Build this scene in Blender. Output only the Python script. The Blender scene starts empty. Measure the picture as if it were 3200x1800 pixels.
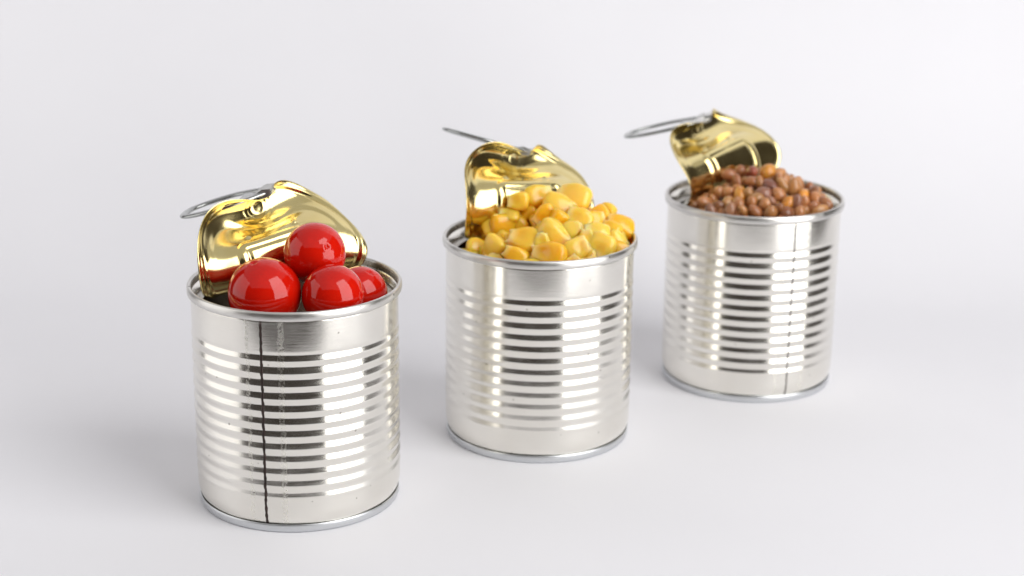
import bpy, bmesh, math, random
import numpy as np
from mathutils import Vector, Matrix

scene = bpy.context.scene
S = 0.038                      # can rim radius in metres; geometry below is written in rim radii
Y0 = 17.39                     # shift so that the middle can stands near the world origin
def W(x, y, z): return Vector((x*S, (y-Y0)*S, z*S))

# ------------------------------------------------------------------ camera
cam_d = bpy.data.cameras.new('camera'); cam = bpy.data.objects.new('camera', cam_d)
scene.collection.objects.link(cam); scene.camera = cam
fw = Vector((0.0, 0.95483325, -0.29714216)); rt = Vector((0.99992225, 0.00370531, 0.0119066)); up = Vector((-0.01246982, 0.29711906, 0.95475901))
M = Matrix((( rt.x, up.x, -fw.x), (rt.y, up.y, -fw.y), (rt.z, up.z, -fw.z))).to_4x4()
M.translation = W(0, 0, 6.9699)
cam.matrix_world = M
cam_d.sensor_width = 36.0; cam_d.lens = 5500.96/3200*36
cam_d.clip_start = 0.01; cam_d.clip_end = 50
cam_d.dof.use_dof = True; cam_d.dof.focus_distance = 15.9*S; cam_d.dof.aperture_fstop = 11.0

# ------------------------------------------------------------------ world and lamps
world = bpy.data.worlds.new('World'); scene.world = world; world.use_nodes = True
bg = world.node_tree.nodes['Background']; bg.inputs[0].default_value = (1.0, 0.86, 0.76, 1); bg.inputs[1].default_value = 0.045
scene.view_settings.view_transform = 'Standard'; scene.view_settings.look = 'None'
scene.view_settings.exposure = 0.0; scene.view_settings.gamma = 1.0
def area(name, pos, target, w, h, L, col):
    d = bpy.data.lights.new(name, 'AREA'); d.shape = 'RECTANGLE'; d.size = w*S; d.size_y = h*S
    d.energy = L*math.pi*(w*S)*(h*S); d.color = col
    o = bpy.data.objects.new(name, d); scene.collection.objects.link(o)
    o.location = W(*pos); dirv = W(*target)-W(*pos)
    o.rotation_euler = dirv.to_track_quat('-Z', 'Y').to_euler()
    return o
area('key_softbox', (15.9, 4.6, 15.5), (-2.5, 17.4, 10.5), 19, 40, 3.85, (1.0, 0.995, 0.99))
area('fill_reflector', (-14.2, 14.2, 5.0), (0.0, 17.4, 3.0), 13, 15, 1.25, (1.0, 0.985, 0.975))
area('added_overhead_fill', (-2.0, 7.0, 31.0), (-2.0, 7.01, 0.0), 64, 68, 0.44, (1.0, 1.0, 1.0))  # unseen overhead lamp, added to even out the ambient light
area('added_backdrop_fill', (-13.0, 15.0, 7.0), (-7.0, 28.0, 5.5), 6, 6, 0.4, (1.0, 1.0, 1.0)).data.spread = math.radians(84)  # added lamp lifting the left backdrop; narrow spread keeps it out of reflections

# ------------------------------------------------------------------ material helpers
class NT:
    def __init__(s, name):
        s.m = bpy.data.materials.new(name); s.m.use_nodes = True; s.t = s.m.node_tree
        s.b = s.t.nodes['Principled BSDF']
    def n(s, typ, **kw):
        x = s.t.nodes.new(typ)
        for k, v in kw.items():
            if k.startswith('_'): setattr(x, k[1:], v)
            else: x.inputs[k.replace('__', ' ')].default_value = v
        return x
    def l(s, a, b): s.t.links.new(a, b)
    def math(s, op, a, b=None, c=None):
        x = s.t.nodes.new('ShaderNodeMath'); x.operation = op
        for i, v in enumerate((a, b, c)):
            if v is None: continue
            if isinstance(v, (int, float)): x.inputs[i].default_value = v
            else: s.l(v, x.inputs[i])
        return x.outputs[0]
    def ramp(s, fac, stops, mode='LINEAR'):
        x = s.t.nodes.new('ShaderNodeValToRGB'); x.color_ramp.interpolation = mode
        e = x.color_ramp.elements
        while len(e) < len(stops): e.new(0.5)
        for i, (p, c) in enumerate(stops):
            e[i].position = p; e[i].color = c if len(c) == 4 else (*c, 1)
        s.l(fac, x.inputs[0]); return x.outputs[0]
    def set(s, **kw):
        for k, v in kw.items():
            i = s.b.inputs[k.replace('__', ' ')]
            if hasattr(v, 'is_linked'): s.l(v, i)
            else: i.default_value = v
    def map(s, lo, hi, fac, a=0.0, b=1.0):
        x = s.t.nodes.new('ShaderNodeMapRange'); s.l(fac, x.inputs[0])
        for i, v in enumerate((a, b, lo, hi)): x.inputs[i+1].default_value = v
        return x.outputs[0]

def mat_tin(name, seam_deg=None):
    t = NT(name)
    tc = t.n('ShaderNodeTexCoord'); sep = t.n('ShaderNodeSeparateXYZ'); t.l(tc.outputs['Object'], sep.inputs[0])
    ang = t.math('ARCTAN2', sep.outputs[1], sep.outputs[0])
    comb = t.n('ShaderNodeCombineXYZ'); t.l(t.math('MULTIPLY', ang, 1.6), comb.inputs[0]); t.l(t.math('MULTIPLY', sep.outputs[2], 700.0), comb.inputs[1])
    brush = t.n('ShaderNodeTexNoise', Scale=2.2, Detail=5.0, Roughness=0.6); t.l(comb.outputs[0], brush.inputs['Vector'])
    grain = t.n('ShaderNodeTexNoise', Scale=2600.0, Detail=2.0); t.l(tc.outputs['Object'], grain.inputs['Vector'])
    smud = t.n('ShaderNodeTexNoise', Scale=55.0, Detail=4.0, Roughness=0.6); t.l(tc.outputs['Object'], smud.inputs['Vector'])
    rough = t.map(0.13, 0.24, smud.outputs[0], 0.3, 0.75)
    rough = t.math('ADD', rough, t.map(-0.03, 0.05, brush.outputs[0], 0.3, 0.7))
    h = t.math('ADD', t.math('MULTIPLY', brush.outputs[0], 0.5), t.math('MULTIPLY', grain.outputs[0], 0.7))
    # small dark pits and specks
    vor = t.n('ShaderNodeTexVoronoi', Scale=210.0); t.l(tc.outputs['Object'], vor.inputs['Vector'])
    pick = t.n('ShaderNodeSeparateColor'); t.l(vor.outputs['Color'], pick.inputs[0])
    speck = t.math('MULTIPLY', t.math('LESS_THAN', vor.outputs['Distance'], 0.09), t.math('GREATER_THAN', pick.outputs[0], 0.80))
    col = t.ramp(smud.outputs[0], [(0.3, (0.835, 0.808, 0.745)), (0.7, (0.885, 0.863, 0.805))])
    mx = t.n('ShaderNodeMix', _data_type='RGBA'); t.l(t.math('MULTIPLY', speck, 0.6), mx.inputs[0]); t.l(col, mx.inputs[6]); mx.inputs[7].default_value = (0.2, 0.17, 0.13, 1)
    col = mx.outputs[2]
    dent = t.n('ShaderNodeTexNoise', Scale=32.0, Detail=1.5); t.l(tc.outputs['Object'], dent.inputs['Vector'])
    bd = t.n('ShaderNodeBump', Strength=0.5, Distance=0.0007); t.l(dent.outputs[0], bd.inputs['Height'])
    bs = t.n('ShaderNodeBump', Strength=0.05, Distance=0.0002); t.l(bd.outputs[0], bs.inputs['Normal'])
    if seam_deg is not None:
        # side stripe of clear lacquer over the weld: crusty, sparkling borders either side of the seam
        da = t.math('SUBTRACT', ang, math.radians(seam_deg))
        wob = t.n('ShaderNodeTexNoise', Scale=160.0, Detail=3.0); t.l(tc.outputs['Object'], wob.inputs['Vector'])
        da2 = t.math('ADD', da, t.map(-0.012, 0.012, wob.outputs[0], 0.3, 0.7))
        e1 = t.math('LESS_THAN', t.math('ABSOLUTE', t.math('SUBTRACT', da2, 0.185)), 0.026)
        e2 = t.math('LESS_THAN', t.math('ABSOLUTE', t.math('ADD', da2, 0.135)), 0.020)
        brk = t.n('ShaderNodeTexNoise', Scale=900.0, Detail=3.0); t.l(tc.outputs['Object'], brk.inputs['Vector'])
        edge = t.math('MULTIPLY', t.math('MAXIMUM', e1, e2), t.map(0.15, 1.0, brk.outputs[0], 0.42, 0.55))
        ins = t.math('LESS_THAN', t.math('ABSOLUTE', t.math('SUBTRACT', da2, 0.025)), 0.16)
        crust = t.n('ShaderNodeTexVoronoi', Scale=1500.0); t.l(tc.outputs['Object'], crust.inputs['Vector'])
        h = t.math('ADD', h, t.math('MULTIPLY', t.math('MULTIPLY', edge, crust.outputs['Distance']), 6.0))
        rough = t.math('ADD', rough, t.math('MULTIPLY', edge, 0.12))
        mx = t.n('ShaderNodeMix', _data_type='RGBA'); t.l(t.math('MULTIPLY', edge, 0.30), mx.inputs[0]); t.l(col, mx.inputs[6]); mx.inputs[7].default_value = (0.86, 0.84, 0.72, 1)
        mx2 = t.n('ShaderNodeMix', _data_type='RGBA'); t.l(t.math('MULTIPLY', ins, 0.35), mx2.inputs[0]); t.l(mx.outputs[2], mx2.inputs[6]); mx2.inputs[7].default_value = (0.80, 0.78, 0.72, 1)
        col = mx2.outputs[2]
    t.l(h, bs.inputs['Height'])
    t.set(Base__Color=col, Metallic=1.0, Roughness=rough, Normal=bs.outputs[0])
    return t.m

def mat_rim(name, base, r0, r1, thr=0.44):
    t = NT(name)
    tc = t.n('ShaderNodeTexCoord')
    nz = t.n('ShaderNodeTexNoise', Scale=240.0, Detail=5.0, Roughness=0.65); t.l(tc.outputs['Object'], nz.inputs['Vector'])
    vor = t.n('ShaderNodeTexVoronoi', Scale=420.0); t.l(tc.outputs['Object'], vor.inputs['Vector'])
    pick = t.n('ShaderNodeSeparateColor'); t.l(vor.outputs['Color'], pick.inputs[0])
    cl = t.n('ShaderNodeTexNoise', Scale=60.0, Detail=2.0); t.l(tc.outputs['Object'], cl.inputs['Vector'])
    sp = t.math('MULTIPLY', t.math('LESS_THAN', vor.outputs['Distance'], 0.22), t.math('GREATER_THAN', t.math('MULTIPLY', pick.outputs[0], cl.outputs[0]), thr))
    mx = t.n('ShaderNodeMix', _data_type='RGBA'); t.l(t.math('MULTIPLY', sp, 0.8), mx.inputs[0]); mx.inputs[6].default_value = (*base, 1); mx.inputs[7].default_value = (0.10, 0.08, 0.07, 1)
    bs = t.n('ShaderNodeBump', Strength=0.04, Distance=0.0002); t.l(nz.outputs[0], bs.inputs['Height'])
    t.set(Base__Color=mx.outputs[2], Metallic=1.0, Roughness=t.map(r0, r1, nz.outputs[0], 0.3, 0.7), Normal=bs.outputs[0])
    return t.m

def mat_gold(name):
    t = NT(name)
    tc = t.n('ShaderNodeTexCoord')
    nz = t.n('ShaderNodeTexNoise', Scale=1800.0, Detail=3.0); t.l(tc.outputs['Object'], nz.inputs['Vector'])
    sm = t.n('ShaderNodeTexNoise', Scale=70.0, Detail=3.0); t.l(tc.outputs['Object'], sm.inputs['Vector'])
    vor = t.n('ShaderNodeTexVoronoi', Scale=900.0); t.l(tc.outputs['Object'], vor.inputs['Vector'])
    pk = t.n('ShaderNodeSeparateColor'); t.l(vor.outputs['Color'], pk.inputs[0])
    dot = t.math('MULTIPLY', t.map(1.0, 0.0, vor.outputs['Distance'], 0.0, 0.25), t.math('GREATER_THAN', t.math('MULTIPLY', pk.outputs[0], sm.outputs[0]), 0.44))
    bs = t.n('ShaderNodeBump', Strength=0.10, Distance=0.0002); t.l(t.math('ADD', t.math('MULTIPLY', nz.outputs[0], 0.4), t.math('MULTIPLY', dot, 2.0)), bs.inputs['Height'])
    t.set(Base__Color=t.ramp(sm.outputs[0], [(0.3, (0.80, 0.65, 0.28)), (0.7, (0.87, 0.74, 0.37))]), Metallic=1.0, Roughness=t.map(0.11, 0.20, sm.outputs[0], 0.3, 0.7), Normal=bs.outputs[0])
    return t.m

def mat_plain_metal(name, base, r):
    t = NT(name)
    tc = t.n('ShaderNodeTexCoord')
    nz = t.n('ShaderNodeTexNoise', Scale=300.0, Detail=4.0); t.l(tc.outputs['Object'], nz.inputs['Vector'])
    t.set(Base__Color=(*base, 1), Metallic=1.0, Roughness=t.map(r*0.8, r*1.25, nz.outputs[0], 0.3, 0.7)); return t.m

def mat_weld():
    t = NT('weld_scorch')
    tc = t.n('ShaderNodeTexCoord')
    nz = t.n('ShaderNodeTexNoise', Scale=500.0, Detail=4.0); t.l(tc.outputs['Object'], nz.inputs['Vector'])
    bs = t.n('ShaderNodeBump', Strength=0.6, Distance=0.0003); t.l(nz.outputs[0], bs.inputs['Height'])
    t.set(Base__Color=t.ramp(nz.outputs[0], [(0.35, (0.018, 0.012, 0.010)), (0.64, (0.05, 0.030, 0.025)), (0.78, (0.25, 0.22, 0.20))]), Metallic=0.4, Roughness=0.42, Normal=bs.outputs[0])
    return t.m

def mat_paper():
    t = NT('white_paper')
    tc = t.n('ShaderNodeTexCoord')
    nz = t.n('ShaderNodeTexNoise', Scale=9.0, Detail=3.0); t.l(tc.outputs['Object'], nz.inputs['Vector'])
    fine = t.n('ShaderNodeTexNoise', Scale=900.0, Detail=2.0); t.l(tc.outputs['Object'], fine.inputs['Vector'])
    bs = t.n('ShaderNodeBump', Strength=0.04, Distance=0.0002); t.l(fine.outputs[0], bs.inputs['Height'])
    t.set(Base__Color=t.ramp(nz.outputs[0], [(0.3, (0.797, 0.792, 0.822)), (0.7, (0.812, 0.807, 0.836))]), Roughness=0.6, Specular__IOR__Level=0.3, Normal=bs.outputs[0])
    return t.m

def mat_tomato():
    t = NT('tomato_skin')
    tc = t.n('ShaderNodeTexCoord'); oi = t.n('ShaderNodeObjectInfo')
    nz = t.n('ShaderNodeTexNoise', Scale=60.0, Detail=4.0); t.l(tc.outputs['Object'], nz.inputs['Vector'])
    fine = t.n('ShaderNodeTexNoise', Scale=130.0, Detail=2.0); t.l(tc.outputs['Object'], fine.inputs['Vector'])
    vor = t.n('ShaderNodeTexVoronoi', Scale=330.0); t.l(tc.outputs['Object'], vor.inputs['Vector'])
    pk = t.n('ShaderNodeSeparateColor'); t.l(vor.outputs['Color'], pk.inputs[0])
    dot = t.math('MULTIPLY', t.map(1.0, 0.0, vor.outputs['Distance'], 0.0, 0.2), t.math('GREATER_THAN', pk.outputs[0], 0.93))
    bs = t.n('ShaderNodeBump', Strength=0.10, Distance=0.0006); t.l(t.math('ADD', fine.outputs[0], t.math('MULTIPLY', dot, 0.5)), bs.inputs['Height'])
    t.set(Base__Color=t.ramp(nz.outputs[0], [(0.3, (0.50, 0.004, 0.001)), (0.7, (0.64, 0.010, 0.002))]), Roughness=0.08, IOR=1.45,
          Subsurface__Weight=0.22, Subsurface__Radius=(0.006, 0.0010, 0.0005), Subsurface__Scale=0.5, Coat__Weight=0.15, Coat__Roughness=0.04, Coat__IOR=1.45, Normal=bs.outputs[0])
    return t.m

def mat_corn():
    t = NT('sweetcorn')
    tc = t.n('ShaderNodeTexCoord'); oi = t.n('ShaderNodeObjectInfo')
    sep = t.n('ShaderNodeSeparateXYZ'); t.l(tc.outputs['Generated'], sep.inputs[0])
    nz = t.n('ShaderNodeTexNoise', Scale=260.0, Detail=3.0); t.l(tc.outputs['Object'], nz.inputs['Vector'])
    a = t.math('ADD', sep.outputs[0], t.map(-0.06, 0.06, nz.outputs[0], 0.3, 0.7))
    crown = t.ramp(oi.outputs['Random'], [(0.0, (1.0, 0.47, 0.015)), (0.5, (1.0, 0.56, 0.04)), (1.0, (1.0, 0.63, 0.10))])
    mx = t.n('ShaderNodeMix', _data_type='RGBA'); t.l(t.map(1.0, 0.0, a, 0.02, 0.28), mx.inputs[0]); t.l(crown, mx.inputs[6]); mx.inputs[7].default_value = (1.0, 0.65, 0.28, 1)
    bs = t.n('ShaderNodeBump', Strength=0.10, Distance=0.0004); t.l(nz.outputs[0], bs.inputs['Height'])
    t.set(Base__Color=mx.outputs[2], Roughness=0.24, Subsurface__Weight=0.85, Subsurface__Radius=(0.006, 0.003, 0.0008), Subsurface__Scale=1.0, Coat__Weight=0.35, Coat__Roughness=0.12, Normal=bs.outputs[0])
    return t.m

def mat_bean():
    t = NT('brown_bean')
    tc = t.n('ShaderNodeTexCoord'); oi = t.n('ShaderNodeObjectInfo')
    nz = t.n('ShaderNodeTexNoise', Scale=380.0, Detail=3.0); t.l(tc.outputs['Object'], nz.inputs['Vector'])
    base = oi.outputs['Color']
    mx = t.n('ShaderNodeMix', _data_type='RGBA', _blend_type='MULTIPLY'); mx.inputs[0].default_value = 0.6
    t.l(base, mx.inputs[6]); t.l(t.ramp(nz.outputs[0], [(0.3, (0.6, 0.55, 0.5)), (0.65, (1.1, 1.1, 1.1))]), mx.inputs[7])
    bs = t.n('ShaderNodeBump', Strength=0.15, Distance=0.0003); t.l(nz.outputs[0], bs.inputs['Height'])
    t.set(Base__Color=mx.outputs[2], Roughness=0.33, Subsurface__Weight=0.3, Subsurface__Radius=(0.003, 0.0012, 0.0005), Subsurface__Scale=0.5, Coat__Weight=0.5, Coat__Roughness=0.14, Normal=bs.outputs[0])
    return t.m

MAT = dict(tin1=mat_tin('tinplate_front', -101.6), tin2=mat_tin('tinplate_middle'), tin3=mat_tin('tinplate_rear', -69.8),
           rim=mat_rim('rim_metal', (0.70, 0.685, 0.655), 0.28, 0.40), base=mat_rim('base_metal', (0.66, 0.675, 0.69), 0.28, 0.42, 0.62),
           inner=mat_plain_metal('inner_tin_darkened', (0.40, 0.36, 0.31), 0.28), ledge=mat_plain_metal('ledge_tin', (0.66, 0.64, 0.60), 0.38), gold=mat_gold('gold_lacquer'), silver=mat_plain_metal('lid_outer_tin', (0.72, 0.71, 0.68), 0.2),  # inner neck: its dark reflections are put into the base colour
           ring=mat_plain_metal('ring_steel', (0.40, 0.41, 0.40), 0.20), nose=mat_plain_metal('nose_steel', (0.62, 0.62, 0.60), 0.38), weld=mat_weld(), paper=mat_paper(), tomato=mat_tomato(), corn=mat_corn(), bean=mat_bean(),
           stem=mat_plain_metal('x', (0.3, 0.1, 0.05), 0.5))
bpy.data.materials.remove(MAT.pop('stem'))

# ------------------------------------------------------------------ mesh helpers
def link(name, me, mat, parent=None):
    o = bpy.data.objects.new(name, me); scene.collection.objects.link(o)
    if mat is not None and not me.materials: me.materials.append(mat)
    if parent is not None: o.parent = parent
    return o
def mesh(name, V, F, smooth=True):
    me = bpy.data.meshes.new(name); me.from_pydata([tuple(float(c)*S for c in v) for v in V], [], F); me.update()
    if smooth: me.polygons.foreach_set('use_smooth', [True]*len(me.polygons))
    return me
def tag(o, label, cat, group=None):
    o['label'] = label; o['category'] = cat
    if group: o['group'] = group
def lathe(name, prof, n=240, wob=None, closed=False):
    V = []; F = []; m = len(prof)
    for k in range(n):
        a = 2*math.pi*k/n; c, s_ = math.cos(a), math.sin(a)
        for (r, z) in prof:
            rr = r*(1+(wob(a, z) if wob else 0)); V.append((rr*c, rr*s_, z))
    for k in range(n):
        k2 = (k+1) % n
        for j in range(m if closed else m-1):
            j2 = (j+1) % m
            F.append((k*m+j, k2*m+j, k2*m+j2, k*m+j2))
    return mesh(name, V, F)

def sst(a, b, x):
    t = np.clip((x-a)/(b-a), 0, 1); return t*t*(3-2*t)
H = 2.1374; RB = 0.9548; RW = 0.966
BEADS = [1.706-0.1213*i for i in range(12)]
_ph = np.linspace(-math.pi, math.pi, 721)
_g = np.tanh(4.0*(np.cos(_ph)+0.18)); _g = np.where(_g < 0, _g*(-_g[_g > 0].sum()/_g[_g < 0].sum()), _g)
_G = np.concatenate([[0], np.cumsum((_g[1:]+_g[:-1])/2*(_ph[1]-_ph[0]))]); _G -= _G.mean()
TILT = (11.2, 8.8, 11.6)         # flank angle of the rolled beads of each can, degrees
def wall_r(z, ci):
    """outer radius of the beaded can wall at height z"""
    r = RW
    if z < 0.21: r = RW-0.030*((0.21-z)/0.135)**2 if z > 0.075 else RW-0.030
    p = 0.1213; top = BEADS[0]+0.045; bot = BEADS[-1]-0.05
    if bot < z < top:
        ph = (BEADS[0]-z)/p*2*math.pi
        ph = (ph+math.pi) % (2*math.pi)-math.pi
        amp = min(1, (top-z)/0.03)*min(1, (z-bot)/0.03)
        r += amp*math.tan(math.radians(TILT[ci]))*p/(2*math.pi)*float(np.interp(ph, _ph, _G))
    return r

# ------------------------------------------------------------------ the setting: a sheet of white paper swept up behind the cans
def build_paper():
    pts = []
    y_f, y_c, rad, z_t = 10.0, 21.5, 5.0, 22.0
    for k in range(9):                                  # front lip hanging over the edge of the table
        a = math.pi/2*k/8; pts.append((y_f-0.5*math.cos(a)+0.5-0.5, -0.5+0.5*math.sin(a)))
    pts.insert(0, (y_f-0.5, -3.0))
    for k in range(1, 15): pts.append((y_f+(y_c-y_f)*k/14, 0.0))
    for k in range(1, 25):
        a = math.pi/2*k/24*0.97; pts.append((y_c+rad*math.sin(a), rad*(1-math.cos(a))))
    ye, ze = pts[-1]; a = math.pi/2*0.97
    for k in range(1, 10): pts.append((ye+math.cos(a)*k*2.2, ze+math.sin(a)*k*2.2))
    xs = np.linspace(-10.6, 9.8, 25); V = []; F = []
    for (y, z) in pts:
        fl = 1+0.40*float(sst(17.5, 26.0, np.array(y)))          # the sheet widens towards the wall
        for x in xs: V.append((x*fl, y-Y0, z))
    nx = len(xs)
    for j in range(len(pts)-1):
        for i in range(nx-1): F.append((j*nx+i, j*nx+i+1, (j+1)*nx+i+1, (j+1)*nx+i))
    o = link('backdrop', mesh('backdrop', V, F), MAT['paper']); o['kind'] = 'structure'
    md = o.modifiers.new('thickness', 'SOLIDIFY'); md.thickness = 0.0006; md.offset = -1
    return o
build_paper()

# ------------------------------------------------------------------ lids: a disc bent up, given as smooth surfaces P(u, v) over the flat disc
RL = 0.85; DEG = 9
IJ = [(i, j) for i in range(DEG+1) for j in range(DEG+1-i)]
LIDC = [[[-0.2526,0.4906,2.3183],[-0.0745,0.0844,0.5935],[-0.1228,0.2742,-0.034],[0.1087,-0.1243,0.0398],[0.0549,-0.1166,0.0097],[-0.0462,0.0377,0.1076],[-0.019,0.0076,-0.0848],[-0.014,-0.0028,0.0314],[-0.0054,0.0039,0.0028],[-0.0066,0.0059,0.0163],[0.6979,0.4283,-0.0238],[-0.1289,0.1678,0.1204],[-0.0565,-0.0363,-0.3408],[0.0057,0.0433,0.22],[0.0645,-0.0355,-0.2459],[0.0529,0.0102,0.0887],[0.0896,-0.0347,-0.168],[0.0258,0.0049,0.0074],[0.0225,0.0008,-0.0699],[0.0563,-0.0368,-0.0511],[0.093,0.0517,0.2718],[0.0706,-0.0663,-0.1625],[-0.0211,0.1075,0.3088],[-0.0667,0.016,-0.2086],[-0.1111,0.0699,0.2383],[-0.0365,-0.0288,-0.0348],[-0.0426,-0.0056,0.1458],[-0.0195,-0.0318,-0.0893],[-0.023,0.0338,0.1253],[0.0139,-0.1253,-0.2503],[0.0898,0.0,0.1977],[0.0869,-0.0566,-0.3071],[0.0302,0.0437,0.0183],[0.0434,0.0122,-0.1675],[0.032,-0.003,-0.0395],[0.0775,0.0727,0.0604],[0.0553,0.0032,-0.1254],[0.0243,0.082,0.1302],[-0.0052,-0.0056,-0.0408],[-0.0187,0.0169,0.0759],[-0.0267,-0.0161,-0.0093],[-0.0394,0.0101,0.0567],[-0.0386,-0.068,-0.0377],[-0.0026,0.0066,0.048],[-0.0164,-0.0106,-0.0385],[0.0174,-0.0005,0.0042],[0.0467,0.0242,-0.0114],[0.03,0.0102,0.001],[0.0266,0.0186,-0.023],[-0.0037,-0.0106,0.0123],[-0.0041,-0.0119,-0.0015],[-0.0032,-0.0241,0.0318],[0.0014,0.0016,-0.0031],[0.0033,0.0055,-0.0161],[-0.001,-0.0005,0.0012]],[[-0.173,0.5831,2.394],[0.0432,0.2278,0.5034],[-0.0677,0.1845,-0.0433],[0.1059,-0.0334,-0.1254],[0.1009,-0.1634,0.0719],[-0.0146,0.0897,-0.0195],[-0.0177,-0.0215,-0.0346],[-0.0152,0.0373,-0.0093],[0.0022,-0.0108,0.0042],[-0.0076,0.0183,0.024],[0.6356,0.3869,-0.0048],[-0.1329,0.1252,-0.0954],[-0.1958,-0.1787,0.383],[-0.0713,0.0764,-0.0269],[-0.0324,-0.228,0.277],[0.0338,0.0687,0.0066],[0.0445,-0.1487,0.0089],[0.0179,0.0285,-0.0055],[0.0143,-0.0235,-0.0424],[0.0915,-0.0889,-0.0234],[0.1049,0.2577,-0.1474],[0.1978,-0.219,-0.0316],[0.0447,0.3424,-0.2519],[0.019,-0.1143,-0.0944],[-0.0591,0.2848,-0.0194],[0.0199,-0.1153,0.0045],[-0.0148,0.0881,0.1237],[-0.0913,-0.0482,0.1412],[-0.041,-0.0113,-0.0113],[-0.1839,-0.2471,0.4739],[-0.0057,0.033,0.0083],[-0.0442,-0.2453,0.196],[-0.0028,0.0533,-0.015],[0.0059,-0.0791,-0.0069],[0.0542,-0.019,-0.0403],[0.0853,0.1429,-0.1819],[0.1227,-0.0701,-0.1491],[0.029,0.2399,-0.142],[0.0442,-0.0679,-0.0704],[-0.005,0.0977,-0.0055],[-0.0601,-0.0116,0.0625],[-0.0224,-0.0313,0.0068],[-0.1011,-0.1006,0.2068],[-0.0081,-0.0076,0.026],[-0.0333,-0.0495,0.0833],[0.0169,0.0036,-0.0119],[0.019,0.056,-0.0637],[0.0193,0.0215,-0.0372],[0.0016,0.0388,-0.0677],[-0.0124,-0.009,0.0191],[0.0078,-0.0169,0.0058],[-0.0094,-0.0233,0.0474],[0.0,0.0045,-0.0048],[0.0033,0.0024,-0.022],[-0.002,-0.0037,0.0013]],[[-0.3478,0.5505,2.4241],[-0.1594,0.0536,0.4752],[-0.1199,0.219,-0.0744],[0.204,-0.1563,-0.099],[0.1049,-0.0835,0.0455],[0.0036,0.0056,-0.0595],[-0.0081,0.0058,-0.0783],[-0.0058,0.0075,-0.0308],[-0.0069,0.0013,0.0026],[-0.0099,0.0074,0.019],[0.5273,0.5461,0.1102],[-0.1761,0.1182,0.0235],[-0.1745,-0.1531,0.0246],[-0.0472,-0.0522,0.1604],[-0.1004,-0.0685,0.052],[0.0073,0.0144,0.0785],[0.0487,-0.0573,-0.0383],[0.008,0.0139,0.027],[0.0117,-0.0063,-0.0383],[0.0547,-0.0016,-0.0014],[0.2192,-0.0639,-0.1277],[0.1032,0.0092,-0.0188],[0.1821,-0.031,-0.3161],[0.0081,0.0309,-0.1269],[0.0153,0.0004,-0.1755],[-0.0014,-0.0194,-0.0023],[-0.0187,0.0094,0.0141],[-0.1092,-0.0177,0.0568],[-0.0013,-0.1126,0.0044],[-0.2568,-0.1102,0.171],[-0.0216,-0.0513,0.0918],[-0.0724,-0.1142,0.014],[-0.0197,0.0248,0.0692],[0.0034,-0.0228,-0.0492],[0.0359,0.0109,0.0132],[0.1825,-0.0517,-0.1647],[0.0599,0.0586,0.0186],[0.1506,-0.037,-0.2464],[0.0024,0.0308,-0.0047],[0.0097,0.0085,-0.1148],[-0.0573,-0.0119,0.0272],[-0.0057,-0.0498,-0.0018],[-0.1277,-0.0542,0.1029],[-0.0083,-0.0308,0.0071],[-0.0488,-0.0115,0.0436],[0.0046,0.0104,0.0085],[0.0555,-0.01,-0.0587],[0.0019,0.0294,0.012],[0.0414,-0.0074,-0.0663],[-0.0081,-0.0066,0.0058],[0.0083,-0.0123,0.0032],[-0.0051,-0.0195,0.0206],[0.0006,0.0018,-0.0022],[0.0071,-0.0014,-0.0094],[-0.0012,-0.0019,-0.001]]]
def legs(x):
    L = [np.ones_like(x), x]
    for k in range(1, DEG): L.append(((2*k+1)*x*L[k]-k*L[k-1])/(k+1))
    return L
def lid_points(C, u, v):
    A, B = legs(u/RL), legs(v/RL)
    return np.stack([A[i]*B[j] for i, j in IJ], -1) @ np.array(C)
def emboss(u, v):
    """pressed relief of the lid panel, in rim radii, towards the inner (gold) side"""
    rho = np.hypot(u, v); e = RL-rho
    h = np.zeros_like(u)
    h += 0.012*np.exp(-((e-0.048)/0.011)**2) - 0.007*np.exp(-((e-0.084)/0.013)**2)      # edge beads
    h += -0.014*sst(0.016, 0.0, e)
    dr = np.hypot(u, v-0.60)                                                          # rivet and its rings
    h += 0.0045*sst(0.072, 0.048, dr) + 0.0024*np.exp(-((dr-0.105)/0.014)**2) + 0.0024*np.exp(-((dr-0.150)/0.014)**2)
    # large panel step: runs along the rim and dips round the tab
    d = e-0.20; dt = np.hypot(u/1.5, v-0.62)-0.25
    k = 0.10; f = -k*np.log(np.exp(-d/k)+np.exp(-dt/k))
    h += -0.018*sst(-0.035, 0.035, f)*sst(-0.05, 0.30, v)
    for s_ in (-1, 1):                                                                # two finger dimples
        h += 0.022*np.exp(-(np.hypot(u-0.24*s_, v-0.22)/0.026)**2)
    # lower panel: rounded rectangle
    qx = np.abs(u)-0.30; qy = np.abs(v+0.16)-0.20
    sd = np.hypot(np.maximum(qx, 0), np.maximum(qy, 0))+np.minimum(np.maximum(qx, qy), 0)-0.10
    h += 0.016*sst(0.026, -0.026, sd)
    h += -0.009*np.exp(-((sd+0.085)/0.018)**2)
    return h
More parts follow.
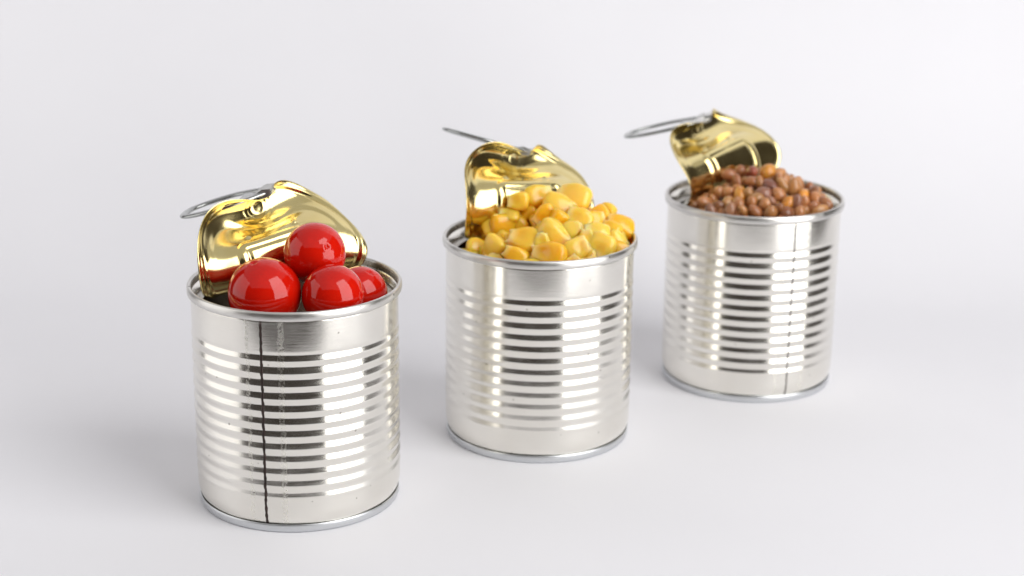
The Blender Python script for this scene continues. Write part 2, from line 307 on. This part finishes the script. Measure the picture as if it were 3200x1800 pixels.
def build_lid(C, parent, crease):
    nr, na = 80, 260
    rr = RL*(np.arange(1, nr+1)/nr)**0.85
    A = 2*np.pi*np.arange(na)/na
    u = np.concatenate([[0], np.outer(rr, np.cos(A)).ravel()]); v = np.concatenate([[0], np.outer(rr, np.sin(A)).ravel()])
    P = lid_points(C, u, v); ep = 1e-3
    Nn = np.cross(lid_points(C, u+ep, v)-lid_points(C, u-ep, v), lid_points(C, u, v+ep)-lid_points(C, u, v-ep))
    Nn /= np.linalg.norm(Nn, axis=1)[:, None]
    h = emboss(u, v)
    P = P + crease(u, v)
    P = P + Nn*h[:, None]
    F = [(0, 1+k, 1+(k+1) % na) for k in range(na)]
    for j in range(nr-1):
        for k in range(na):
            k2 = (k+1) % na; a = 1+j*na
            F.append((a+k, a+na+k, a+na+k2, a+k2))
    o = link('lid', mesh('lid', P, F), MAT['gold'], parent)
    o.data.materials.append(MAT['silver'])
    md = o.modifiers.new('thickness', 'SOLIDIFY'); md.thickness = 0.006*S; md.offset = 0; md.material_offset = 1; md.material_offset_rim = 0
    return o, Nn

def build_ring(A, B, w, parent):
    """pull ring: A nose, B far end, w direction across"""
    A, B, w = Vector(A), Vector(B), Vector(w)
    d = (B-A); L = d.length; d.normalize(); w = (w-d*w.dot(d)).normalized(); n = d.cross(w)
    out = []
    N = 72
    for k in range(N):
        a = 2*math.pi*k/N
        t = -math.cos(a); s_ = math.sin(a)
        x = L*(0.5+0.5*t)
        hw = 0.305*(abs(s_)**0.72)*(1 if s_ >= 0 else -1)*(0.62+0.38*sst(0.0, 0.55, np.array(x/L)))
        out.append((x, float(hw)))
    V = []; F = []; m = 10
    for k in range(N):
        x, y = out[k]; x2, y2 = out[(k+1) % N]; x0, y0 = out[k-1]
        tx, ty = x2-x0, y2-y0; l = math.hypot(tx, ty); nx, ny = ty/l, -tx/l
        for j in range(m):
            b = 2*math.pi*j/m; rx, rz = 0.046*math.cos(b), 0.022*math.sin(b)
            p = A+d*(x-nx*0.0+nx*rx)+w*(y+ny*rx)+n*rz
            V.append(tuple(p))
    for k in range(N):
        for j in range(m):
            F.append((k*m+j, ((k+1) % N)*m+j, ((k+1) % N)*m+(j+1) % m, k*m+(j+1) % m))
    # web between nose and finger hole, slightly dished, with a bead across
    i0 = len(V); nxs, nys = 12, 10
    for side in (0, 1):
        for i in range(nxs+1):
            x = L*(0.02+0.36*i/nxs)
            ks = 0.305*(max(0.0, 1-(2*x/L-1)**2)**0.36)*(0.62+0.38*float(sst(0, .55, np.array(x/L))))
            for j in range(nys+1):
                y = ks*(-1+2*j/nys); arch = 0.05*L*(1-(2*j/nys-1)**2)*(i/nxs)*-1
                z = (0.008 if side else -0.008) + 0.012*math.exp(-((i/nxs-0.45)/0.15)**2)
                V.append(tuple(A+d*(x+arch)+w*y+n*z))
    q = (nxs+1)*(nys+1)
    for side in (0, 1):
        for i in range(nxs):
            for j in range(nys):
                a = i0+side*q+i*(nys+1)+j
                f = (a, a+1, a+nys+2, a+nys+1); F.append(f if side else f[::-1])
    for j in range(nys):
        a = i0+nxs*(nys+1)+j; F.append((a, a+1, a+1+q, a+q))
    o = link('pull_ring', mesh('pull_ring', V, F), MAT['ring'], parent)
    return o

def build_nose(A, B, w, parent):
    """jagged crimped nose of the tab where it bites over the lid edge"""
    A, B, w = Vector(A), Vector(B), Vector(w)
    d = (B-A).normalized(); w = (w-d*w.dot(d)).normalized(); n = d.cross(w)
    prof = [(-0.02, 0.03), (0.05, 0.045), (0.10, 0.02), (0.12, -0.02), (0.05, -0.045), (-0.03, -0.03)]
    V = []; F = []; m = len(prof); N = 9
    for i in range(N):
        y = -0.14+0.28*i/(N-1); j = (0.012 if i % 2 else -0.012)
        for (x, z) in prof: V.append(tuple(A+d*(x+j)+w*y+n*z))
    for i in range(N-1):
        for k in range(m): F.append((i*m+k, (i+1)*m+k, (i+1)*m+(k+1) % m, i*m+(k+1) % m))
    F.append(tuple(range(m))[::-1]); F.append(tuple((N-1)*m+k for k in range(m)))
    me = mesh('tab_nose', V, F, smooth=False)
    return link('tab_nose', me, MAT['nose'], parent)

# ------------------------------------------------------------------ cans
def build_can(ci, cx, cy, label, seam, ring, crease, seamw=0.017):
    root = bpy.data.objects.new('tin_can', None); scene.collection.objects.link(root)
    root.location = W(cx, cy, 0); root.empty_display_size = 0.01
    tag(root, label, 'can', 'opened tin cans with food')
    rng = random.Random(40+ci)
    ph = [(rng.uniform(0, 6.28), rng.uniform(0.5, 1.0)) for _ in range(5)]
    def wob(a, z):
        return 0.0010*math.sin(2*a+ph[0][0]+z*0.7)*ph[0][1] + 0.0006*math.sin(5*a+ph[1][0]-z*1.3) + 0.0004*math.sin(11*a+ph[2][0]+z*2.1)
    zs = [0.075]+[0.08+0.012*i for i in range(12)]
    z = zs[-1]
    while z < H-0.10: z += 0.0101; zs.append(min(z, H-0.088))
    prof = [(wall_r(z, ci), z) for z in zs]
    prof += [(0.962, H-0.075), (0.945, H-0.075)] + [(0.945, H-0.24), (0.945, 0.10), (0.90, 0.07), (0.0, 0.07)]
    wall = link('can_wall', lathe('can_wall', prof, 256, wob), MAT['tin%d' % (ci+1)], root)
    # double seam at the top, with its inner wall
    rp = [(0.9675, H-0.066), (0.9755, H-0.084), (0.986, H-0.0885), (0.996, H-0.080), (1.0, H-0.066), (1.0, H-0.034), (0.9965, H-0.016), (0.989, H-0.004), (0.979, H), (0.969, H-0.003),
          (0.961, H-0.012), (0.957, H-0.026), (0.9605, H-0.030), (0.9615, H-0.080)]
    link('top_rim', lathe('top_rim', rp, 256, lambda a, z: 0.0012*math.sin(3*a+ph[3][0])*0.6+0.0005*math.sin(17*a+ph[4][0]), closed=True), MAT['rim'], root)
    np_ = [(0.9595, H-0.018), (0.956, H-0.030), (0.951, H-0.10), (0.944, H-0.165), (0.9388, H-0.178), (0.944, H-0.200), (0.950, H-0.12), (0.9592, H-0.032)]
    link('inner_neck', lathe('inner_neck', np_, 200, closed=True), MAT['inner'], root)
    # countersunk ledge left behind by the torn score line
    lp = [(0.9385, H-0.178), (0.930, H-0.192), (0.921, H-0.195), (0.914, H-0.188), (0.908, H-0.174), (0.898, H-0.170), (0.886, H-0.176), (0.874, H-0.184), (0.862, H-0.184), (0.861, H-0.190), (0.875, H-0.191), (0.90, H-0.180), (0.91, H-0.198), (0.935, H-0.204)]
    link('score_ledge', lathe('score_ledge', lp, 200, closed=True), MAT['ledge'], root)
    bp = [(0.90, 0.055), (0.925, 0.058), (0.9395, 0.060), (0.943, 0.078), (0.948, 0.083), (RB-0.001, 0.076), (RB, 0.060), (RB, 0.022), (RB-0.004, 0.008), (RB-0.014, 0.0), (RB-0.03, 0.002), (RB-0.04, 0.012), (RB-0.045, 0.055), (0.88, 0.06)]
    link('bottom_rim', lathe('bottom_rim', bp, 256), MAT['base'], root)
    if seam is not None:
        V = []; F = []; i = 0; rs = random.Random(5+ci); off = 0.0
        zz = np.linspace(0.082, H-0.092, 190); nz = [rs.uniform(-1, 1) for _ in range(60)]
        for k, z in enumerate(zz):
            t = k/189*58; a_, f_ = int(t), t-int(t); off = (nz[a_]*(1-f_)+nz[a_+1]*f_)*0.0024
            hw = seamw*(0.86+0.14*math.sin(k*0.9+nz[a_]))
            for j, (q, dr) in enumerate(((-1, -0.002), (-0.7, 0.0035), (0, 0.0055), (0.7, 0.0035), (1, -0.002))):
                a = math.radians(seam)+off+q*hw/0.966; r = wall_r(z, ci)*(1+wob(a, z))+dr
                V.append((r*math.cos(a), r*math.sin(a), z))
        for k in range(189):
            for j in range(4): F.append((k*5+j, k*5+j+1, k*5+j+6, k*5+j+5))
        s = link('weld_seam', mesh('weld_seam', V, F), MAT['weld'], root); s['label'] = 'dark scorched weld line down the can wall'
    lid, _ = build_lid(LIDC[ci], root, crease)
    lid['label'] = 'gold lacquered lid torn open and bent upright'
    A, B, w = ring
    build_ring(A, B, w, lid); build_nose(A, B, w, lid)
    return root

def no_crease(u, v): return np.zeros((len(u), 3))
c1 = build_can(0, -2.02735, 15.69944, 'open tin can of red cherry tomatoes, nearest, dark weld line down its front', -101.6,
          ((-0.314, 0.72, 2.815), (-1.136, 0.75, 2.564), (0, 0.999, -0.05)), no_crease)
c2 = build_can(1, 0.28181, 17.39264, 'open tin can heaped with yellow sweetcorn, the middle one of three', None,
          ((-0.143, 0.90, 2.792), (-1.003, 0.95, 3.014), (-0.016, 0.976, -0.235)), no_crease)
c3 = build_can(2, 2.70761, 19.17166, 'open tin can heaped with small brown beans, farthest back', -69.8,
          ((-0.475, 0.80, 2.845), (-1.39, 0.85, 2.61), (0, 0.995, -0.10)), no_crease, 0.010)
CAN = [(-2.02735, 15.69944), (0.28181, 17.39264), (2.70761, 19.17166)]

# ------------------------------------------------------------------ tomatoes
def tomato_mesh(seed, r, dents):
    rs = random.Random(seed); me = bpy.data.meshes.new('tomato'); bm = bmesh.new()
    bmesh.ops.create_icosphere(bm, subdivisions=6, radius=1.0)
    ph = [rs.uniform(0, 6.28) for _ in range(6)]
    dv = [(Vector(d).normalized(), dp, w, kind) for d, dp, w, kind in dents]
    for v in bm.verts:
        c = v.co.copy(); a = math.atan2(c.y, c.x); k = math.hypot(c.x, c.y)
        f = 1+0.010*math.sin(2*a+ph[0])*k*k+0.006*math.sin(3*c.x+ph[1])+0.007*math.sin(4*c.z+ph[2])
        for d, dp, w, kind in dv:
            q = d.angle(c)
            if q < 5*w:
                if kind:                                   # stem scar: puckered pit with a raised ring and ragged border
                    t = c-d*c.dot(d); e1 = d.orthogonal().normalized(); b = math.atan2(t.dot(d.cross(e1)), t.dot(e1))
                    ww = w*(1+0.28*math.sin(3*b+ph[3])+0.22*math.sin(5*b+ph[4]))
                    f -= dp*math.exp(-(q/ww)**4); f += dp*0.35*math.exp(-((q-1.7*w)/(0.6*w))**2)
                    f -= dp*0.8*math.exp(-(q/(0.3*w))**2)
                else: f -= dp*math.exp(-(q/w)**2)
        v.co = c*f*r*S
    bm.to_mesh(me); bm.free(); me.polygons.foreach_set('use_smooth', [True]*len(me.polygons))
    return me
TOM = [((-0.225, -0.40, 2.122), 0.335, [((-0.24, -0.23, 0.94), 0.035, 0.07, 1), ((0.09, -0.75, 0.65), 0.010, 0.05, 0)], 'large glossy cherry tomato at the left, against the lid'),
       ((0.192, 0.00, 2.398), 0.288, [((0.48, -0.76, 0.44), 0.030, 0.075, 1), ((0.02, -0.73, 0.68), 0.016, 0.11, 0)], 'glossy cherry tomato on top of the others, small pitted scar on its right'),
       ((0.400, -0.43, 2.128), 0.282, [((0.93, -0.35, 0.11), 0.035, 0.08, 1)], 'cherry tomato at the front, right below the topmost tomato'),
       ((0.600, 0.06, 1.990), 0.260, [((0.40, -0.25, 0.87), 0.03, 0.10, 1)], 'cherry tomato sunk lowest at the right, mostly behind its neighbour')]
for i, (p, r, dents, lab) in enumerate(TOM):
    o = link('cherry_tomato', tomato_mesh(11+i, r, dents), MAT['tomato'])
    o.location = W(CAN[0][0]+p[0], CAN[0][1]+p[1], p[2])
    tag(o, lab, 'tomato', 'tomatoes in the front can')

# ------------------------------------------------------------------ sweetcorn
def kernel_mesh(seed):
    """x runs from the pale torn tip (-1) to the domed crown (+1); about 2 x 1.7 x 1.15 before scaling"""
    rs = random.Random(seed); nt, na = 26, 28; V = []; F = []
    ph = [rs.uniform(0, 6.28) for _ in range(8)]; cut = rs.uniform(0.56, 0.82); bl = rs.uniform(2.6, 4.2); asym = rs.uniform(-0.14, 0.14)
    for i in range(nt+1):
        t = i/nt; x = -1+2*t
        if t < 0.10: w = cut*(0.80+0.20*(t/0.10)**0.5)
        else: w = cut+(1-cut)*math.sin(min(1.0, (t-0.10)/0.5)*math.pi/2)
        if t > 0.62: w *= max(0.0, 1-((t-0.62)/0.38)**bl)**(1/2.2)
        for k in range(na):
            a = 2*math.pi*k/na; c, s_ = math.cos(a), math.sin(a); e = 2/3.3
            y = abs(c)**e*(1 if c >= 0 else -1); z = abs(s_)**e*(1 if s_ >= 0 else -1)
            g = 1+0.05*math.sin(2*a+ph[0]+3*t)+0.04*math.sin(3*a+ph[1]-4*t)
            yy = 0.84*w*y*g+asym*(1-t)**2
            zz = 0.64*w*z*g*(0.85+0.15*t)
            if s_ > 0: zz -= 0.17*math.exp(-((t-0.30)/0.22)**2-(yy/0.34)**2)          # germ groove
            xx = x+(0.07*math.sin(2*a+ph[2])+0.05*math.sin(4*a+ph[3]))*max(0, 1-t/0.14)
            V.append((xx, yy, zz))
    for i in range(nt):
        for k in range(na): F.append((i*na+k, i*na+(k+1) % na, (i+1)*na+(k+1) % na, (i+1)*na+k))
    V.append((-0.90, sum(V[k][1] for k in range(na))/na, sum(V[k][2] for k in range(na))/na)); ic = len(V)-1
    F += [(ic, (k+1) % na, k) for k in range(na)]; F.append(tuple(nt*na+k for k in range(na)))
    me = bpy.data.meshes.new('corn_kernel'); me.from_pydata([(a*0.005, b*0.005, c*0.005) for a, b, c in V], [], F); me.update()
    me.polygons.foreach_set('use_smooth', [True]*len(me.polygons)); me.materials.append(MAT['corn'])
    return me
KM = [kernel_mesh(100+i) for i in range(8)]
CORN = [[-0.022,0.332,2.454,0.285,0.201,-20],[-0.228,0.188,2.44,0.202,0.181,0],[0.364,0.36,2.447,0.347,0.274,20],[0.18,0.14,2.404,0.302,0.219,20],[-0.152,0.255,2.304,0.211,0.158,-30],[0.044,0.024,2.325,0.249,0.207,-35],[-0.381,0.137,2.159,0.261,0.303,0],[-0.32,0.157,2.285,0.16,0.139,0],[-0.152,-0.257,2.142,0.266,0.317,-70],[0.135,-0.248,2.208,0.338,0.256,35],[0.31,-0.191,2.237,0.154,0.205,60],[0.385,-0.05,2.296,0.269,0.238,30],[0.606,0.252,2.282,0.147,0.21,60],[0.817,0.199,2.168,0.304,0.231,20],[0.571,-0.133,2.203,0.268,0.154,15],[0.357,-0.423,2.111,0.244,0.213,-30],[0.092,-0.49,2.074,0.344,0.182,10],[-0.46,-0.196,2.046,0.247,0.226,-60],[-0.649,-0.026,1.995,0.197,0.135,0],[-0.243,-0.438,2.034,0.244,0.152,30],[0.606,-0.328,2.108,0.255,0.255,-60],[0.78,-0.134,2.12,0.155,0.155,30],[0.546,0.075,2.285,0.156,0.208,70],[0.704,0.507,2.237,0.128,0.106,-60],[0.795,-0.276,2.064,0.123,0.102,0],[-0.486,0.135,2.169,0.138,0.148,60],[0.012,-0.348,2.138,0.122,0.143,0],[0.178,-0.064,2.307,0.103,0.124,30],[0.473,-0.291,2.16,0.102,0.112,0],[0.723,0.01,2.187,0.135,0.114,30]]
CORN2 = [[-0.44,-0.32,1.884],[0.468,0.195,2.197],[-0.456,-0.544,1.807],[0.024,-0.054,2.156],[-0.492,0.307,1.994],[0.528,-0.553,1.929],[0.224,0.387,2.286],[-0.222,0.157,2.147],[0.282,-0.559,1.946],[-0.205,-0.751,1.813],[-0.268,-0.163,2.047],[-0.62,0.166,1.911],[0.107,-0.738,1.839],[0.518,0.486,2.157],[-0.645,0.364,1.876],[-0.3,0.352,2.077],[-0.347,0.026,2.034],[-0.735,-0.295,1.783],[-0.067,-0.539,1.939],[0.638,0.289,2.115],[0.676,-0.363,1.961],[0.299,0.095,2.293],[0.034,0.162,2.239],[0.631,-0.169,2.059],[-0.715,-0.096,1.838],[-0.054,0.348,2.196],[-0.52,-0.09,1.924],[0.249,-0.283,2.084],[-0.644,-0.474,1.793],[-0.265,-0.543,1.871],[-0.787,0.119,1.808],[0.576,0.026,2.12],[-0.101,-0.351,2.022],[0.425,-0.135,2.138],[0.468,-0.358,2.013],[0.775,0.067,2.034],[0.324,-0.73,1.826]]
KLAB = {0: 'yellow sweetcorn kernel at the top left of the heap, against the lid', 2: 'biggest blocky sweetcorn kernel at the top right of the heap',
        3: 'sweetcorn kernel just below the two topmost ones', 6: 'square-cut sweetcorn kernel at the left of the heap', 8: 'broad sweetcorn kernel with pale tip at the front left',
        9: 'long slanting sweetcorn kernel in the centre of the heap', 13: 'sweetcorn kernel overhanging the right side of the can', 16: 'sweetcorn kernel lying flat along the front rim, in the middle',
        17: 'pale sweetcorn kernel at the front left rim, below the square-cut one', 18: 'shaded sweetcorn kernel lowest at the far left of the heap', 20: 'pale sweetcorn kernel at the front right rim',
        1: 'shaded sweetcorn kernel tucked between the lid and the topmost left kernel', 4: 'pale sweetcorn kernel just under the topmost left kernel', 5: 'rounded sweetcorn kernel left of centre, above the long slanting one',
        11: 'sweetcorn kernel right of centre, below the biggest one', 14: 'sweetcorn kernel lying flat on the right slope', 15: 'rounded sweetcorn kernel at the front, right of the one lying along the rim',
        19: 'sweetcorn kernel wedged at the front rim, left of the one lying along it', 21: 'small sweetcorn kernel at the right edge, under the overhanging one'}
rk = random.Random(3)
def place_kernel(i, p, l, w, ang, lab):
    o = link('corn_kernel', KM[i % 8], None)
    o.location = W(CAN[1][0]+p[0], CAN[1][1]+p[1], p[2])
    a = math.radians(-ang+(0 if i % 3 else 180)); tilt = rk.uniform(-0.35, 0.35)
    R_ = Vector((1, 0, 0)); U_ = Vector((0, 0.297, 0.955)); D_ = Vector((0, 0.955, -0.297))
    X = (R_*math.cos(a)+U_*math.sin(a)+D_*tilt).normalized()
    N_ = (-D_+U_*rk.uniform(-0.1, 0.7)+R_*rk.uniform(-0.5, 0.5))
    if rk.random() < 0.55: N_ = -N_
    Yv = N_.cross(X).normalized(); Zv = X.cross(Yv)
    o.rotation_mode = 'QUATERNION'; o.rotation_quaternion = Matrix((X, Yv, Zv)).transposed().to_quaternion()
    o.scale = (l*S/2/0.005, w*S/2/0.005/0.84, (0.6*w+0.4*l)*S/2/0.005/0.80)
    tag(o, lab, 'sweetcorn', 'sweetcorn kernels heaped in the middle can')
for i, c in enumerate(CORN):
    l, w = c[3], c[4]; ang = c[5]
    if w > l: l, w = w, l; ang += 90
    w = max(w, 0.66*l); l = max(l, 0.21); w = max(w, 0.17)
    place_kernel(i, c[:3], min(l*1.08, 0.36), min(w*1.1, 0.29), ang, KLAB.get(i, 'yellow sweetcorn kernel among many alike in the heap'))
for i, c in enumerate(CORN2):
    place_kernel(i+3, c, rk.uniform(0.25, 0.31), rk.uniform(0.19, 0.24), rk.uniform(0, 360), 'yellow sweetcorn kernel among many alike in the heap')

# ------------------------------------------------------------------ beans
def bean_mesh(seed):
    rs = random.Random(seed); me = bpy.data.meshes.new('bean'); bm = bmesh.new()
    bmesh.ops.create_uvsphere(bm, u_segments=24, v_segments=16, radius=1.0)
    lx, ly, lz = rs.uniform(1.0, 1.2), rs.uniform(0.78, 0.9), rs.uniform(0.7, 0.8)
    ph = [rs.uniform(0, 6.28) for _ in range(4)]
    for v in bm.verts:
        c = v.co.copy(); f = 1+0.03*math.sin(3*c.x+ph[0])+0.03*math.sin(3*c.y+ph[1]+2*c.z)
        y = c.y*ly*f-0.12*(1-c.x*c.x)*(1 if ly < 0.84 else 0.3)
        y += 0.16*math.exp(-((c.x)**2+(c.z)**2)/0.06) if c.y > 0 else 0
        v.co = Vector((c.x*lx*f, y, c.z*lz*f))*0.0025
    bm.to_mesh(me); bm.free(); me.polygons.foreach_set('use_smooth', [True]*len(me.polygons)); me.materials.append(MAT['bean'])
    return me
BM = [bean_mesh(300+i) for i in range(8)]
BEANS = [[0.15,0.073,2.383],[0.277,0.07,2.364],[0.248,-0.042,2.325],[-0.029,0.119,2.359],[-0.137,0.3,2.319],[-0.274,0.184,2.313],[-0.2,0.023,2.266],[-0.052,-0.049,2.296],[0.037,-0.095,2.298],[0.136,-0.15,2.28],[0.285,-0.132,2.278],[0.415,-0.117,2.254],[-0.413,-0.036,2.158],[-0.315,-0.096,2.185],[-0.193,-0.215,2.19],[-0.099,-0.257,2.196],[0.049,-0.274,2.213],[0.226,-0.282,2.212],[0.517,-0.193,2.194],[0.634,-0.088,2.185],[0.651,-0.192,2.146],[0.064,-0.427,2.14],[0.305,-0.409,2.144],[0.406,-0.4,2.132],[0.582,-0.383,2.098],[0.741,-0.242,2.096],[-0.558,-0.154,2.067],[-0.429,-0.322,2.069],[-0.327,-0.439,2.058],[-0.228,-0.369,2.116],[-0.188,-0.488,2.073],[-0.087,-0.396,2.136],[-0.048,-0.52,2.083],[0.1,-0.574,2.067],[0.19,-0.506,2.104],[0.279,-0.545,2.078],[0.438,-0.523,2.069],[-0.513,-0.343,2.03],[0.677,-0.385,2.067],[-0.029,-0.335,2.174],[0.128,-0.408,2.152],[-0.324,-0.294,2.117],[0.504,-0.336,2.138]]
BEANS3 = [[-0.7,-0.225,1.896],[-0.166,-0.267,2.108],[-0.666,0.023,1.972],[0.598,-0.01,2.126],[-0.081,-0.116,2.176],[-0.465,-0.074,2.066],[0.35,0.58,2.168],[0.016,0.278,2.318],[0.345,0.197,2.268],[0.457,-0.118,2.153],[-0.5,-0.451,1.911],[0.443,0.399,2.196],[0.697,-0.158,2.053],[0.417,-0.021,2.223],[0.655,0.288,2.141],[0.22,0.23,2.327],[0.127,-0.689,1.928],[-0.01,-0.593,1.989],[-0.335,-0.505,1.96],[-0.631,-0.346,1.896],[-0.448,0.166,2.083],[0.326,0.364,2.261],[-0.117,-0.704,1.917],[0.373,-0.276,2.129],[0.699,0.158,2.112],[0.164,0.004,2.269],[-0.248,0.212,2.19],[0.128,0.394,2.291],[0.065,-0.169,2.193],[0.501,0.121,2.224],[-0.272,-0.146,2.108],[0.559,0.41,2.148],[0.522,-0.25,2.088],[-0.638,0.209,1.983],[0.518,0.251,2.191],[-0.391,-0.622,1.9],[-0.159,0.318,2.211],[0.204,-0.361,2.09],[-0.589,-0.166,1.968],[0.362,-0.625,1.965],[0.212,-0.618,1.988],[0.237,-0.162,2.195],[0.104,0.518,2.236],[0.511,-0.531,1.966],[-0.179,-0.552,1.967],[-0.404,-0.384,1.973],[-0.306,0.09,2.151],[-0.43,-0.205,2.019],[0.735,-0.031,2.09],[-0.107,0.134,2.247],[-0.218,-0.021,2.173],[0.23,0.623,2.179],[0.646,-0.275,2.049],[0.356,-0.478,2.022],[-0.244,-0.656,1.914],[0.103,0.147,2.322],[-0.083,-0.436,2.037],[-0.542,0.065,2.047],[-0.023,0.407,2.241],[-0.694,-0.1,1.942],[0.113,-0.471,2.044],[0.491,-0.397,2.043],[0.339,0.07,2.273],[0.022,0.018,2.262],[-0.41,0.042,2.095],[0.257,0.495,2.228],[-0.238,-0.42,2.012],[0.496,0.543,2.147],[0.055,-0.324,2.118],[-0.53,0.265,2.032],[0.609,-0.404,1.992],[0.008,-0.737,1.92]]
rb = random.Random(9)
BCOL = dict(brown=(0.40, 0.165, 0.056), tan=(0.54, 0.25, 0.088), orange=(0.72, 0.29, 0.04), red=(0.36, 0.095, 0.045), purple=(0.26, 0.10, 0.065), mauve=(0.37, 0.17, 0.095), dark=(0.28, 0.10, 0.032))
def place_bean(i, p, lab, col=None, k=1.0):
    o = link('bean', BM[i % 8], None); o.location = W(CAN[2][0]+p[0], CAN[2][1]+p[1], p[2])
    o.rotation_euler = (rb.uniform(0, 6.28), rb.uniform(0, 6.28), rb.uniform(0, 6.28))
    s = k*rb.uniform(0.88, 1.12)*0.080*S/0.0025; o.scale = (s*rb.uniform(0.95, 1.2), s, s)
    c = BCOL[col or rb.choice(['brown', 'brown', 'brown', 'tan', 'tan', 'tan', 'mauve', 'dark'])]; v = rb.uniform(0.85, 1.15)
    o.color = (c[0]*v, c[1]*v*rb.uniform(0.92, 1.08), c[2]*v, 1)
    tag(o, lab, 'bean', 'brown beans heaped in the rear can')
ALIKE = 'small glossy brown bean among many alike in the heap'
BSPEC = {0: ('orange', 1.12, 'orange-brown bean on the very top of the heap'), 3: ('red', 1.0, 'reddish bean near the top of the heap, close to the lid'),
         9: ('purple', 1.1, 'dark purplish bean below the topmost orange one'), 14: ('orange', 1.1, 'bright orange bean at the left front of the heap'),
         16: ('mauve', 1.25, 'large dull mauve-brown bean in the middle of the heap'), 18: ('orange', 1.0, 'orange bean on the right slope of the heap'),
         12: ('tan', 1.2, 'upright tan bean at the left side of the heap'), 11: ('tan', 1.2, 'tall tan bean high on the right slope'), 25: ('brown', 1.1, 'rightmost bean of the heap, beside the inner rim'), 26: ('tan', 1.15, 'leftmost bean of the heap, under the lid'),
         21: ('tan', 1.15, None), 22: ('orange', 0.95, None), 17: ('tan', 1.1, None), 23: ('mauve', 1.1, None), 15: ('tan', 0.95, None), 1: ('tan', 1.1, None)}
for i, p in enumerate(BEANS):
    c, k, lab = BSPEC.get(i, (None, 1.0, None)); place_bean(i, p, lab or ALIKE, c, k)
for i, p in enumerate(BEANS3): place_bean(i+5, p, ALIKE)
